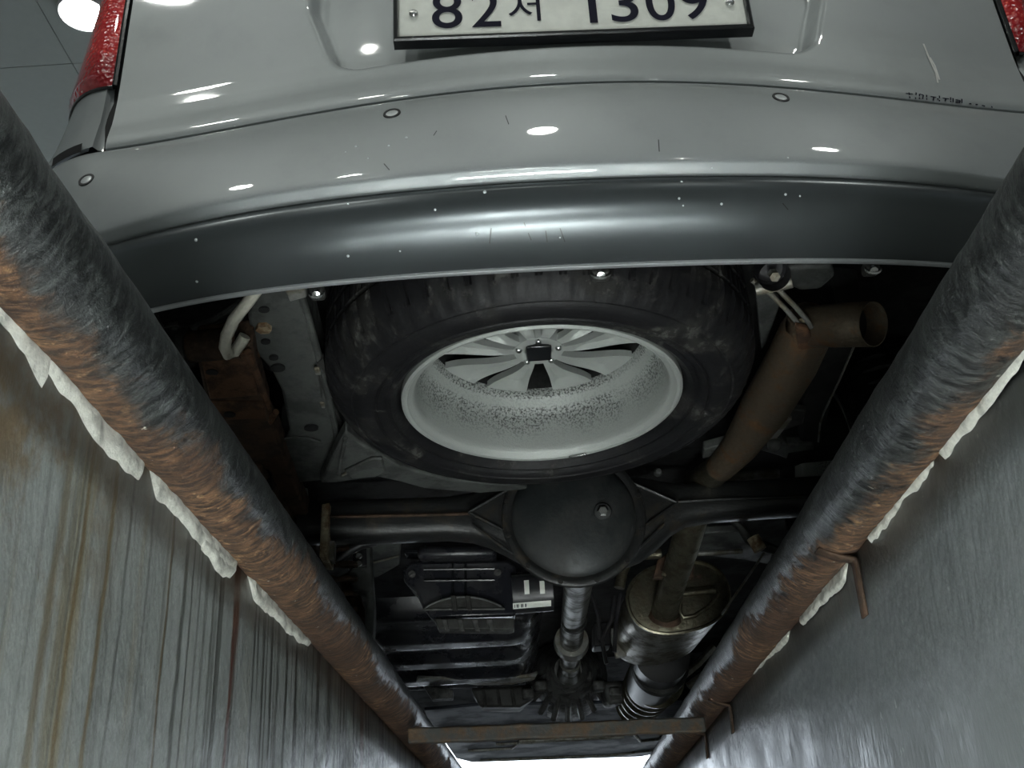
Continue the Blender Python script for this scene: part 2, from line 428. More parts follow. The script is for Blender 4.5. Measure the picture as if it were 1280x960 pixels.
# plaster seams on the walls
def seam(name, side, segs, parent, seed):
    for (pu, pd) in segs:
        top = [W(px, py, X=side * WX) for px, py in pu]; bot = [W(px, py, X=side * WX) for px, py in pd]
        n = 90; rows = []
        def at(pl_, t):
            k = t * (len(pl_) - 1); i = min(int(k), len(pl_) - 2); return pl_[i].lerp(pl_[i + 1], k - i)
        for i in range(n + 1):
            t = i / n; a, b = at(top, t), at(bot, t)
            rg = .007 * noise.noise((a.y * 16, seed, 0)) + .003 * noise.noise((a.y * 50, seed, 3))
            b = b + Vector((0, 0, rg)); a = a + Vector((0, 0, .014))
            th = .0045 + .002 * noise.noise((a.y * 40, seed, 8)); end = min(1, t * 14, (1 - t) * 14); th *= max(.1, end)
            if end < 1: b = a.lerp(b, .3 + .7 * end)
            cs = []
            for k, h in enumerate((0, .7, 1, .85, 1.05, .8, .05)):
                p = a.lerp(b, k / 6); p.x -= side * th * h * (1 + .35 * noise.noise((p.y * 70, k * 1.7, seed))); cs.append(p)
            rows.append(cs)
        MB().loft(rows).build(name, 'plaster', parent, angle=60)
seam('plaster_seam', -1, [
    ([(-60, 280), (40, 400), (60, 425)], [(-60, 330), (30, 440), (55, 490)]),
    ([(50, 425), (120, 512), (180, 580)], [(45, 450), (115, 545), (182, 610)]),
    ([(183, 585), (240, 645), (298, 702)], [(186, 615), (240, 672), (292, 722)]),
    ([(250, 670), (275, 694), (296, 712)], [(248, 684), (268, 712), (290, 725)]),
    ([(306, 722), (350, 768), (392, 808)], [(310, 742), (350, 785), (388, 816)])], wl, 1.3)
seam('plaster_seam', 1, [
    ([(1300, 400), (1230, 490), (1170, 565)], [(1300, 428), (1236, 510), (1175, 584)]),
    ([(1172, 560), (1130, 620), (1085, 680)], [(1176, 576), (1130, 634), (1085, 688)]),
    ([(1062, 712), (1030, 745), (1000, 780)], [(1062, 722), (1030, 756), (1000, 786)]),
    ([(990, 790), (950, 828), (905, 868)], [(990, 797), (950, 836), (905, 873)])], wr, 4.1)

# cross bar
A = W(520, 920, Z=-.070); B = W(880, 906, Z=-.070)
A, B = A.lerp(B, (-.340 - A.x) / (B.x - A.x)), A.lerp(B, (.346 - A.x) / (B.x - A.x))
rows = []
for i in range(61):
    t = i / 60; c = A.lerp(B, t) + Vector((0, .004 * noise.noise((t * 9, 0, 0)), .003 * noise.noise((t * 12, 5, 0))))
    hh = .017; rows.append([c + Vector((0, -.012, -hh)), c + Vector((0, .012, -hh)), c + Vector((0, .012, hh)), c + Vector((0, -.012, hh))])
o = MB().loft(rows, close_u=True, cap=True).build('cross_bar', 'bar_steel', bevel=.004)
tag(o, 'dark rusty steel bar lying across the pit between the pipes', 'bar')

# ================================================================== the car
car = empty('car', CARM, 'silver car parked over the pit, seen from behind and below', 'car')
def cb(mb, name, mat, parent=None, **k): return mb.build(name, mat, parent or car, **k)

# ---- rear skin ------------------------------------------------------------
U1 = .70
KEY = [(.31, .087, .278), (.39, .18, .168), (.58, .33, -.232), (1.2, .33, -.232)]
def ab(w):
    for (w0, a0, b0), (w1, a1, b1) in zip(KEY, KEY[1:]):
        if w <= w1: t = max(0, (w - w0) / (w1 - w0)); return a0 + (a1 - a0) * t, b0 + (b1 - b0) * t
    return KEY[-1][1:]
def vpoly(u, w, v0): a, b = ab(w); return v0 + a * u * u + b * u ** 4
def corner(w, v0):
    U2 = max(.775, .870 - .27 * max(0, w - .57)); CC = .24
    a, b = ab(w); v1 = vpoly(U1, w, v0); m = 2 * a * U1 + 4 * b * U1 ** 3
    P = [Vector((U1, v1)), Vector((U1 + .065, v1 + .065 * m)), Vector((U2, v1 + CC * .35)), Vector((U2, v1 + CC))]
    out = []
    for k in range(1, 17):
        t = k / 16; q = 1 - t
        out.append(P[0] * q ** 3 + P[1] * 3 * q * q * t + P[2] * 3 * q * t * t + P[3] * t ** 3)
    out.append(Vector((U2 + .01, v1 + CC + .20))); return out
def skinrow(w, v0, n=80):
    main = [Vector((u, vpoly(u, w, v0), w)) for u in [-U1 + 2 * U1 * i / n for i in range(n + 1)]]
    c = corner(w, v0)
    return [Vector((-p.x, p.y, w)) for p in reversed(c)] + main + [Vector((p.x, p.y, w)) for p in c]
bump = cb(MB().loft([skinrow(w, v) for w, v in [(.5825, -.005), (.5825, -.033), (.581, -.038), (.576, -.044), (.565, -.052), (.54, -.064), (.50, -.078), (.46, -.087),
        (.43, -.0930), (.413, -.0955), (.405, -.0960), (.4010, -.0952), (.3992, -.0930), (.3930, -.0836), (.3918, -.0812), (.3902, -.077), (.390, -.06)]]), 'rear_bumper', 'silver_paint', angle=60)
val = cb(MB().loft([skinrow(w, v) for w, v in [(.394, -.060), (.3905, -.077), (.386, -.083), (.375, -.0855), (.360, -.082), (.346, -.072), (.334, -.057), (.324, -.038),
        (.316, -.018), (.312, -.003)]]), 'lower_valance', 'gunmetal_paint', angle=60)
cb(MB().loft([skinrow(w, v) for w, v in [(.313, -.003), (.3095, -.002), (.308, .001), (.308, .004), (.316, .008)]]), 'valance_lip', 'bright_edge', val)

TW = [(.584, .000), (.5848, -.034), (.586, -.0375), (.592, -.0385), (.606, -.0360), (.622, -.031), (.640, -.025), (.66, -.0210), (.69, -.0165), (.72, -.0140), (.78, -.0110), (.86, -.008), (1.0, .000), (1.12, .01)]
def tv(w):
    for (w0, v0), (w1, v1) in zip(TW, TW[1:]):
        if w <= w1: t = (w - w0) / (w1 - w0); return v0 + (v1 - v0) * t
    return TW[-1][1]
def sstep(a, b, x): t = min(1, max(0, (x - a) / (b - a))); return t * t * (3 - 2 * t)
def recess(u, w):
    hw = .352 + .32 * (w - .668); hw = min(hw, .40); r = .045
    w0, w1 = .664 - .0 * u, .99
    dx = abs(u) - hw + r; dw = max(w0 + r - w, w - w1 + r)
    d = math.hypot(max(dx, 0), max(dw, 0)) + min(max(dx, dw), 0) - r
    return .030 * sstep(0.001, .020, -d)
ws = [.584, .5848, .586, .592, .600, .606, .612, .618, .622, .630, .640, .650] + [.656 + .004 * i for i in range(14)] + [.715 + .012 * i for i in range(22)] + [.985, 1.0, 1.06, 1.12]
rows = []
for w in ws:
    ug = .688 + .010 * (w - .58)
    rows.append([Vector((u, vpoly(u, w, tv(w)) + recess(u, w), w)) for u in [-ug + 2 * ug * i / 240 for i in range(241)]])
gate = cb(MB().loft(rows), 'tailgate', 'silver_paint', angle=60)

# quarter panels (below and beside the tail lights) and the tail lights
def quarter(side):
    def row(w, v0, off=0):
        ug = .695 + .010 * (w - .58)
        vq = vpoly(ug, w, v0); pts = [Vector((ug, vq + .014)), Vector((ug + .008, vq + .011)), Vector((ug + .011, vq + .006)), Vector((ug + .013, vq + .002))] + [Vector((p.x, p.y)) for p in corner(w, v0)[2:]]
        return [Vector((side * p.x, p.y, w)) for p in pts]
    return row
QP = {}
for side in (-1, 1):
    row = quarter(side)
    rr = [row(w, tv(w)) for w in [.592, .60, .62, .65, .68, .70, .715]] + [row(w, tv(w)) for w in (.73, .8, .9, 1.0, 1.12)]
    q = cb(MB().loft(rr), 'quarter_panel', 'silver_paint', angle=60); QP[side] = q
    # tail light lens: same skin, raised; lower edge slopes down outwards
    cr = []
    for i in range(26):
        t = i / 25; line = []
        for k in range(13):
            s = k / 12
            w_low = .724 + .020 * s
            w = w_low + (1.12 - w_low) * t
            c = [Vector((.697 + .010 * (w - .58), vpoly(.697, w, tv(w))))] + corner(w, tv(w))[:16]
            kk = s * 12.0; j = min(int(kk), 15); p = c[j].lerp(c[j + 1], kk - j)
            edge = min(1, s * 9, (1 - s) * 9 + .0, t * 30 + .0)
            off = .002 + .009 * math.sqrt(max(0, edge))
            line.append(Vector((side * (p.x + off * .55), p.y - off * .85, w)))
        cr.append(line)
    tl = cb(MB().loft(cr), 'tail_light', 'tail_lens', angle=70)
    tl['label'] = 'red tail light lens with faceted reflector'
    o = tl
    # dark gasket along the lower and inner edge
    cb(MB().tube([p + Vector((0, .002, -.001)) for p in cr[0]] , .0035, 8), 'light_gasket', 'gloss_black', tl)
    cb(MB().tube([r[0] + Vector((side * -.002, .002, 0)) for r in cr], .005, 8), 'light_gasket', 'gloss_black', tl)
    # black gap filler behind panel joints
    cb(MB().loft([[Vector((side * u, vpoly(u, w, tv(w)) + .012, w)) for u in (.66, .69, .72)] for w in (.588, .7, .9, 1.12)]), 'panel_joint', 'black_gap')
    # black clip slot at the lower corner of the quarter panel
    c = corner(.596, tv(.596)); p0, p1 = c[1], c[6]
    cb(MB().loft([[Vector((side * p.x, p.y - .0015, .587)), Vector((side * p.x, p.y - .0015, .603))] for p in c[1:6]]), 'clip_slot', 'black_gap', q)
cb(MB().loft([[p + Vector((0, .014, 0)) for p in skinrow(w, -.036)[1:-1]] for w in (.57, .5825, .60)]), 'gate_joint', 'black_gap')

# rest of the body: window, roof, sides, front
cb(MB().loft([[Vector((u, .01 + .34 * t + .33 * u * u - .2 * u ** 4, 1.125 + .42 * t)) for u in [-.66 + .12 * i for i in range(12)]] for t in (0, .25, .5, .75, 1)]), 'rear_window', 'gloss_black')
cb(MB().box((-.66, .42, 1.56), (.66, 2.6, 1.62)), 'roof', 'silver_paint', bevel=.03)
for side in (-1, 1):
    poly = [(.46, .40), (.46, 1.12), (.70, 1.56), (2.5, 1.56), (3.1, 1.10), (4.3, .98), (4.42, .5), (4.38, .36), (4.15, .36)]
    poly += [(3.75 + .42 * math.cos(a), .36 + .42 * math.sin(a)) for a in [rad(10 + 160 * i / 12) for i in range(13)]]
    poly += [(3.33, .36), (1.5, .36)] + [(1.07 + .42 * math.cos(a), .36 + .42 * math.sin(a)) for a in [rad(10 + 160 * i / 12) for i in range(13)]]
    cb(MB().prism([(side * .80, v, w) for v, w in poly], (side * .03, 0, 0)), 'body_side', 'silver_paint', smooth=False)
cb(MB().box((-.80, 3.05, 1.0), (.80, 4.35, 1.06)), 'bonnet', 'silver_paint', bevel=.03)
cb(MB().box((-.82, 4.38, .40), (.82, 4.50, 1.02)), 'front_bumper', 'silver_paint', bevel=.05)
cb(MB().box((-.66, .14, .60), (.66, .30, .64)).box((-.80, .30, .60), (.80, 1.0, .64)).box((-.80, 1.0, .50), (.80, 3.2, .54)).box((-.80, 3.2, .46), (.80, 4.38, .50)), 'floor_pan', 'underbody', smooth=False)
cb(MB().box((-.80, .97, .50), (.80, 1.0, .62)), 'floor_step', 'underbody', smooth=False)
# closing panel behind the bumper
cb(MB().loft([[Vector((u, vpoly(u, .39, -.094) + d, w)) for u in [-.78 + .06 * i for i in range(27)]] for d, w in ((.13, .37), (.13, .62))]), 'bumper_beam', 'underbody', solid=.02)

# licence plate
pt = cb(MB().box((-.256, -.003, .7065), (.256, .002, .8165)), 'license_plate', 'plate_white', bevel=.002)
pt['label'] = 'white licence plate reading 82서 1309'
def rect(e, v): return [Vector((x, v, w)) for x, w in ((-.2555 - e, .7075 - e), (.2555 + e, .7075 - e), (.2555 + e, .8155 + e), (-.2555 - e, .8155 + e))]
cb(MB().loft([rect(0, .004), rect(0, -.008), rect(.0015, -.0105), rect(.0055, -.0105), rect(.0075, -.008), rect(.0075, .010)], close_u=True), 'plate_frame', 'gloss_black', pt, smooth=False)
def glyph(ch, u0, u1, w0, w1):
    cu = bpy.data.curves.new('glyph', 'FONT'); cu.body = ch; cu.offset = .004; cu.extrude = 0
    o = bpy.data.objects.new('glyph', cu); COL.objects.link(o)
    me = o.evaluated_get(bpy.context.evaluated_depsgraph_get()).to_mesh()
    vs = [v.co.copy() for v in me.vertices]; fs = [tuple(p.vertices) for p in me.polygons]
    x0, x1 = min(v.x for v in vs), max(v.x for v in vs); y0, y1 = min(v.y for v in vs), max(v.y for v in vs)
    mb = MB().add([(u0 + (v.x - x0) / (x1 - x0) * (u1 - u0), -.0045, w0 + (v.y - y0) / (y1 - y0) * (w1 - w0)) for v in vs], fs)
    bpy.data.objects.remove(o); bpy.data.curves.remove(cu)
    return mb
for ch, a, b, lo, hi in (('8', 540, 578, .7245, .797), ('2', 590, 626, .7245, .797), ('서', 636, 676, .7325, .787), ('3', 765, 799, .7245, .797), ('0', 810, 846, .7245, .797), ('9', 853, 888, .7245, .797)):
    ua, ub = L(a, 24, v=-.0045).x, L(b, 20, v=-.0045).x
    cb(glyph(ch, ua, ub, lo, hi), 'plate_character', 'plate_ink', pt, smooth=False)
ua, ub = L(737, 22, v=-.0045).x, L(747, 22, v=-.0045).x
cb(MB().add([(x, -.0045, w) for x, w in ((ua, .7245), (ub, .7245), (ub, .797), (ua + .002, .797), (ua - .016, .786), (ua - .016, .777), (ua, .783))], [(0, 1, 2, 3, 4, 5, 6)]), 'plate_character', 'plate_ink', pt, smooth=False)
for px, py in ((517, 18), (912, 4)):
    p = L(px, py, v=-.004)
    MB().lathe([(.0005, .006), (.004, .0055), (.0065, .003), (.007, 0)], Matrix.Translation(p) @ Matrix.Rotation(rad(90), 4, 'X'), 20).build('plate_screw', 'chrome', pt)

# surface picking on the rear skin
bpy.context.view_layer.update()
def bvh(o):
    me = o.data; b = bpy_base[o.name]
    return BVHTree.FromPolygons([v.co + b for v in me.vertices], [tuple(p.vertices) for p in me.polygons])
TREES = {o.name: (bvh(o), o) for o in (bump, val, gate, QP[-1], QP[1])}
def pick(px, py):
    d = (_cr @ ray(px, py)).normalized(); best = None
    for nm, (t, o) in TREES.items():
        loc, nr, idx, dist = t.ray_cast(_ci, d)
        if loc is not None and (best is None or dist < best[3]): best = (loc, nr if nr.dot(d) < 0 else -nr, o, dist)
    return best
def onto(nr, loc):
    z = nr.normalized(); x = Vector((1, 0, 0)); x = (x - x.dot(z) * z).normalized(); y = z.cross(x)
    return Matrix(((x.x, y.x, z.x, loc.x), (x.y, y.y, z.y, loc.y), (x.z, y.z, z.z, loc.z), (0, 0, 0, 1)))
for px, py in ((490, 142), (976, 122), (108, 225)):
    h = pick(px, py); M = onto(h[1], h[0])
    s_ = MB().lathe([(.0005, .0012), (.007, .0012), (.0085, .0006)], M, 28).build('parking_sensor', 'sensor_face', bump)
    MB().lathe([(.0086, .0), (.0086, .0014), (.0116, .0014), (.0122, 0)], M, 28).build('sensor_ring', 'black_plastic', bump)
drop = None
for px, py in ((544, 262), (500, 314), (435, 320), (435, 255), (445, 183), (852, 227), (890, 210), (902, 255), (854, 257), (982, 243), (1000, 245), (985, 197), (486, 182), (508, 172), (432, 190), (460, 198), (246, 352), (606, 240), (596, 292), (849, 248), (245, 300), (700, 297)):
    h = pick(px, py)
    if not h: continue
    r = random.uniform(.0012, .0024)
    MB().lathe([(.0004 * 0 + 1e-4, r * .7), (r * .5, r * .6), (r * .9, r * .3), (r, 0)], onto(h[1], h[0]), 12).build('water_droplet', 'water', h[2])
def strip(pts, wid, mat, name, parent=None):
    hs = [pick(*p) for p in pts]; hs = [h for h in hs if h]
    if len(hs) < 2: return
    rows = []
    for i, h in enumerate(hs):
        a = hs[max(i - 1, 0)][0]; b = hs[min(i + 1, len(hs) - 1)][0]; t = (b - a).normalized(); sd = t.cross(h[1]).normalized() * wid / 2
        rows.append([h[0] + h[1] * .0007 + sd, h[0] + h[1] * .0007 - sd])
    return MB().loft(rows).build(name, mat, parent or hs[0][2])
for pts in ([(655, 278), (664, 300)], [(700, 285), (706, 302)], [(682, 288), (684, 302)], [(614, 285), (612, 304)], [(546, 164), (542, 170)], [(480, 205), (487, 213)], [(978, 254), (985, 262)], [(823, 175), (824, 190)], [(632, 145), (636, 156)]):
    strip(pts, .0012, 'black_plastic', 'scratch_mark')
for pts in ([(1154, 55), (1160, 70), (1168, 88)], [(1162, 72), (1168, 82), (1174, 100)], [(1158, 66), (1170, 92), (1172, 104)]):
    strip(pts, .003, 'scratch_white', 'scratch_mark')
# lettering strokes beside the lower tailgate edge
LT = [((1136, 113), (1137, 120)), ((1132, 114), (1141, 115)), ((1145, 113), (1144, 121)), ((1149, 115), (1149, 121)), ((1149, 115), (1154, 116)), ((1154, 116), (1153, 121)), ((1158, 116), (1158, 122)),
      ((1163, 118), (1170, 119)), ((1167, 119), (1166, 123)), ((1171, 121), (1173, 121)), ((1174, 117), (1174, 124)), ((1178, 120), (1186, 121)), ((1182, 121), (1181, 124)), ((1188, 119), (1188, 125)), ((1191, 120), (1191, 125)),
      ((1194, 122), (1200, 123)), ((1200, 123), (1199, 126)), ((1194, 125), (1199, 125)), ((1202, 121), (1202, 126)), ((1211, 127), (1214, 127)), ((1219, 128), (1222, 128)), ((1227, 129), (1231, 130)), ((1239, 130), (1240, 132))]
for a, b in LT: strip([(a[0], a[1] + 3), (b[0], b[1] + 3)], .0020, 'plate_ink', 'lettering', gate)
# scratched cross on the quarter panel
for (a, b) in (((62, 172), (86, 149)), ((72, 155), (78, 168))):
    strip([a, ((a[0] + b[0]) / 2, (a[1] + b[1]) / 2), b], .003, 'scratch_white', 'scratch_mark')

# ------------------------------------------------------------------ spare wheel
SWM = Matrix.Translation((.001, 1.655, .336)) @ Matrix.Rotation(rad(-3.4), 4, 'X')
sw = empty('spare_wheel', SWM, 'black tyre on a silver alloy rim hanging flat under the car rear', 'wheel')
def tyre_mesh(name, parent):
    prof = [(.2365, .012), (.240, .004), (.246, -.006), (.254, -.0125), (.262, -.0105), (.268, -.0165), (.276, -.0190), (.2785, -.0165), (.282, -.0195), (.296, -.0205), (.312, -.0165), (.316, -.0130), (.319, -.0135), (.328, -.008), (.338, .001), (.347, .012), (.354, .024), (.359, .034)]
    prof += [(.3625, .043), (.364, .052), (.3645, .066), (.3585, .068), (.3585, .074), (.3650, .076), (.3655, .105), (.3585, .107), (.3585, .113), (.3655, .115), (.365, .140), (.3585, .142), (.3585, .148), (.3645, .150), (.364, .170), (.361, .182), (.350, .200), (.330, .218), (.30, .228), (.265, .222), (.242, .205), (.2365, .19)]
    seg = 576; rows = []
    for i in range(seg):
        a = 2 * math.pi * i / seg; row = []
        ph = (i * 64 / seg) % 1.0
        for r, zz in prof:
            rr = r
            if r > .345 and (zz < .066 or zz > .150):     # shoulder grooves
                if ph < .16: rr -= .007 * min(1, (r - .345) / .012)
            if .076 <= zz <= .140 and r > .36:
                if ((i * 64 / seg + zz * 14) % 1.0) < .12: rr -= .006
            if .325 < r < .352 and zz < .05 and ph < .5: rr += .0015   # shoulder rib
            row.append(Vector((rr * math.cos(a), rr * math.sin(a), zz)))
        rows.append(row)
    return MB().loft(rows, close_v=True).build(name, 'tyre_rubber', parent, angle=30)
ty = tyre_mesh('tyre', sw)
def rim_prof(): return [(.236, .020), (.2375, .006), (.2365, -.002), (.232, -.0045), (.227, -.003), (.2235, .002), (.2195, .004), (.2165, .008), (.2145, .016), (.2125, .040), (.209, .070), (.2045, .086), (.1985, .094), (.1955, .103), (.192, .1075), (.190, .112), (.188, .126)]
rim = MB().lathe(rim_prof(), None, 144).build('rim', 'alloy_rim', sw)
rim.data.transform(Matrix.Translation((0, 0, rim.location.z))); rim.location.z = 0; bpy_base[rim.name] = Vector((bpy_base[rim.name].x, bpy_base[rim.name].y, 0))
MB().lathe([(.188, .126), (.187, .160), (.20, .185), (.232, .195), (.236, .20)], None, 96).build('outer_barrel', 'underbody', rim)  # near-black colour paints in the shade behind the spoke windows
def zc(r): return .096 + .024 * sstep(.05, .19, r)
def spoke(a):
    N, K = 12, 10; hwid = rad(11.3); rows = []
    def bot(r, s):            # s in -1..1 across; recessed pocket with a raised border
        e = min((1 - abs(s)) * 4.2, (r - .060) / .012, (.178 - r) / .012); pk = sstep(.6, 1.3, e)
        return zc(r) + .009 * pk
    rr = [.034 + (.1885 - .034) * i / N for i in range(N + 1)]
    for r in rr:
        line = []
        hw_ = hwid * (.86 + .19 * sstep(.07, .185, r))
        for k in range(K + 1):
            s = -1 + 2 * k / K; q = a + hw_ * s
            line.append(Vector((r * math.cos(q), r * math.sin(q), bot(r, s))))
        for k in range(K, -1, -1):
            s = -1 + 2 * k / K; q = a + hw_ * s
            line.append(Vector((r * math.cos(q), r * math.sin(q), zc(r) + .009 + .004)))
        rows.append(line)
    return MB().loft(rows, close_u=True, cap=True)
for k in range(5):
    for sgn in (-1, 1):
        a = rad(90 + 72 * k + sgn * 19.5)
        o = spoke(a).build('spoke', 'alloy_rim', rim, angle=50)
hb = MB().lathe([(.022, .110), (.024, .096), (.030, .094), (.043, .095), (.046, .104), (.046, .125), (.022, .125), (.022, .110)], None, 64).build('hub', 'alloy_rim', rim)
for k in range(5):
    a = rad(90 + 72 * k + 36); c = Vector((.036 * math.cos(a), .036 * math.sin(a), .0))
    MB().lathe([(.0001, .089), (.004, .089), (.0055, .0905), (.006, .096)], Matrix.Translation(c), 14).build('bolt', 'chrome', hb)
MB().box((-.020, -.022, .092), (.020, .022, .150)).build('hanger_bracket', 'black_plastic', sw, bevel=.003)
MB().box((-.022, -.024, .089), (.022, .024, .093)).build('hanger_foot', 'gloss_black', sw, bevel=.002)
MB().tube([(0, 0, .15), (0, 0, .264)], .010, 12).build('hanger_rod', 'chassis_dark', sw)
a = rad(68); M = Matrix.Rotation(a - rad(90) + rad(-152 + 90) * 0, 4, 'Z')
MB().box((-.017, .2245, -.0075), (.017, .2305, -.003)).build('balance_weight', 'chrome', rim, bevel=.001)
for o in rim.children:
    if o.name.startswith('balance_weight'): o.matrix_parent_inverse = Matrix.Rotation(rad(-16), 4, 'Z')

# ------------------------------------------------------------------ rear axle
AV = 1.02
ST = [(375, 629, 679), (470, 627, 678), (560, 624, 674), (590, 619, 677), (612, 611, 684), (635, 603, 696), (660, 600, 710), (690, 599, 718), (717, 598, 721), (745, 598, 718), (770, 598, 712), (795, 599, 702), (815, 602, 688), (835, 606, 669), (855, 608, 657), (890, 606, 651), (960, 602, 646), (1060, 596, 640)]
rows = []; ax_pts = []
for px, yt, yb in ST:
    t, b = L(px, yt, v=AV), L(px, yb, v=AV); c = (t + b) / 2; hh = (t.z - b.z) / 2; hd = .040 + .010 * sstep(.04, .11, hh)
    ring = []
    for k in range(28):
        a = 2 * math.pi * k / 28; ca, sa = math.cos(a), math.sin(a); e = .62
        ring.append(Vector((c.x, AV + hd * math.copysign(abs(ca) ** e, ca), c.z + hh * math.copysign(abs(sa) ** e, sa))))
    rows.append(ring); ax_pts.append((c, hh, hd))
axle = cb(MB().loft(rows, close_u=True, cap=True), 'rear_axle', 'axle_black', angle=60)
dc = L(717, 647, v=AV - .05)
MY = Matrix.Translation(dc) @ Matrix.Rotation(rad(90), 4, 'X')     # local z towards the rear
cb(MB().lathe([(.128, .000), (.150, .000), (.152, .004), (.150, .010), (.143, .013), (.137, .012), (.131, .010)], MY, 72), 'cover_flange', 'axle_black', axle)
dome = MB(); dome.lathe([(.132, .006), (.129, .012), (.124, .017), (.114, .024), (.098, .031), (.078, .037), (.055, .041), (.028, .043), (.0005, .0435)], MY, 72)
cb(dome, 'differential_cover', 'cover_black', axle, angle=70)
p = L(753, 640, v=AV - .088); d_ = Vector((0, -1, -.15))
cb(MB().lathe([(.020, -.012), (.020, .002), (.017, .006), (.0001, .006)], onto(d_, p), 24), 'plug_seat', 'cover_black', axle)
cb(MB().lathe([(.012, .004), (.012, .014), (.009, .016), (.0001, .016)], onto(d_, p), 6), 'filler_plug', 'chrome', axle, smooth=False)
for k in range(12):
    a = 2 * math.pi * (k + .5) / 12; q = dc + Vector((.144 * math.cos(a), -.011, .144 * math.sin(a)))
    cb(MB().lathe([(.006, -.002), (.006, .005), (.0001, .005)], onto(Vector((0, -1, 0)), q), 6), 'bolt', 'axle_black', axle, smooth=False)
for tri in ([(586, 640), (642, 608), (638, 634), (628, 662)], [(792, 604), (846, 628), (815, 650), (796, 664)]):
    cb(MB().prism([L(*q, v=AV - .054) for q in tri], (0, .02, 0)), 'gusset', 'axle_black', axle, bevel=.004)
    P3 = [L(*q, v=AV - .056) for q in tri]
    cb(MB().tube(P3 + [P3[0]], .004, 6), 'weld_bead', 'axle_black', axle)
cb(MB().tube([L(px, py, v=AV - .046) for px, py in ((400, 646), (470, 645), (560, 643), (588, 642))], .0035, 6), 'weld_bead', 'rust_dark', axle)
cb(MB().tube([L(px, py, v=AV - .046) for px, py in ((848, 627), (900, 624), (1020, 620))], .0035, 6), 'weld_bead', 'axle_black', axle)
cb(MB().tube([L(px, py, v=AV - .05) for px, py in ((590, 655), (630, 685), (665, 706), (717, 714), (765, 706), (800, 684), (830, 655))], .0032, 6), 'weld_bead', 'axle_black', axle)
cb(MB().prism([L(*q, v=AV - .060) for q in ((402, 630), (412, 628), (408, 696), (399, 696))], (0, .10, 0)), 'spring_perch', 'cream_rust', axle, bevel=.002)
cb(MB().prism([L(*q, v=AV - .03) for q in ((412, 676), (418, 676), (417, 700), (412, 700))], (0, .03, 0)), 'perch_tab', 'zinc', axle)

# ------------------------------------------------------------------ left side: trailing arm, frame rail, tow hook
def slabw(pts, w, h): return MB().prism([L(px, py, w=w if not callable(w) else w(py)) for px, py in pts], (0, 0, h))
wa = lambda py: .385 - .07 * (py - 430) / 260
arm = cb(slabw([(244, 440), (316, 432), (322, 470), (335, 515), (336, 528), (300, 532), (266, 532), (255, 490)], wa, .05), 'trailing_arm', 'rust_dark', bevel=.005)
cb(slabw([(266, 520), (334, 520), (348, 545), (372, 612), (392, 660), (402, 700), (386, 704), (352, 655), (312, 592)], lambda py: wa(py) + .008, .045), 'arm_beam', 'rust_dark', arm, bevel=.006)
cb(slabw([(250, 446), (314, 440), (322, 495), (262, 500)], lambda py: wa(py) - .004, .006), 'arm_plate', 'rust_brown', arm, bevel=.003)
cb(slabw([(264, 503), (330, 503), (333, 524), (270, 526)], lambda py: wa(py) - .003, .006), 'arm_plate', 'rust_brown', arm, bevel=.003)
cb(MB().tube([L(px, py, w=.372) for px, py in ((310, 440), (322, 470), (336, 510), (338, 528), (345, 515))], .006, 8), 'arm_edge', 'rust_brown', arm)
for px, py in ((265, 466), (287, 519)):
    p = L(px, py, w=wa(py) - .0045); cb(MB().lathe([(.0001, 0), (.010, 0), (.010, .004)], Matrix.Translation(p), 20), 'hole', 'black_gap', arm)
p0, p1 = L(236, 434, w=.40), L(300, 428, w=.40)
cb(MB().tube([p0, p1], .026, 20), 'arm_bushing', 'rust_dark', arm)
cb(MB().tube([p0 + (p0 - p1) * .12, p0 + (p1 - p0) * .02], .033, 20), 'bushing_washer', 'chassis_dark', arm)
cb(MB().tube([L(px, py, w=.34) for px, py in ((318, 585), (345, 622), (372, 668))], .016, 10), 'damper_rod', 'rust_dark', arm)

wf = lambda py: .43 - .06 * (py - 370) / 230
rail = cb(slabw([(312, 360), (372, 352), (384, 396), (396, 440), (412, 505), (424, 560), (428, 592), (418, 600), (372, 604), (350, 560), (362, 540), (352, 490), (338, 462), (318, 440), (310, 400)], wf, .09), 'frame_rail', 'chassis_grey', bevel=.006)
cb(MB().tube([L(px, py, w=wf(py) - .002) for px, py in ((372, 356), (386, 400), (397, 440), (412, 503), (424, 558), (428, 590))], .006, 8), 'rail_flange', 'chassis_grey', rail)
cb(MB().tube([L(px, py, w=wf(py) - .001) for px, py in ((352, 549), (370, 546), (388, 548), (400, 552))], .003, 8), 'rail_seam', 'chassis_grey', rail)
for px, py, a, b in ((347, 461, 9.5, 4.5), (342, 448, 6, 3), (332, 428, 6, 3), (389, 536, 9, 3.6), (330, 388, 7, 3.5)):
    c = L(px, py, w=wf(py)); ring = []
    for k in range(20):
        t = 2 * math.pi * k / 20; ring.append(L(px + a * math.cos(t), py + b * math.sin(t), w=wf(py) - .0015))
    cb(MB().prism(ring, (0, 0, .004)), 'hole', 'black_gap', rail, smooth=False)
p = L(330, 405, w=.425); cb(MB().lathe([(.013, .01), (.013, -.012), (.0001, -.013)], Matrix.Translation(p), 6), 'bolt', 'cream_rust', rail, smooth=False)
p = L(312, 437, w=.415); cb(MB().box(p - Vector((.014, .02, .008)), p + Vector((.014, .02, .008))), 'rail_bracket', 'rust_brown', rail, bevel=.003)
cb(slabw([(352, 352), (372, 350), (384, 385), (396, 420), (402, 468), (404, 500), (412, 508), (406, 520), (398, 480), (388, 430), (372, 396)], .46, .03), 'rail_inner_web', 'chassis_grey', rail, bevel=.003)
cb(slabw([(350, 350), (378, 346), (384, 372), (362, 378)], .42, .02), 'rail_clip', 'zinc', rail, bevel=.003)
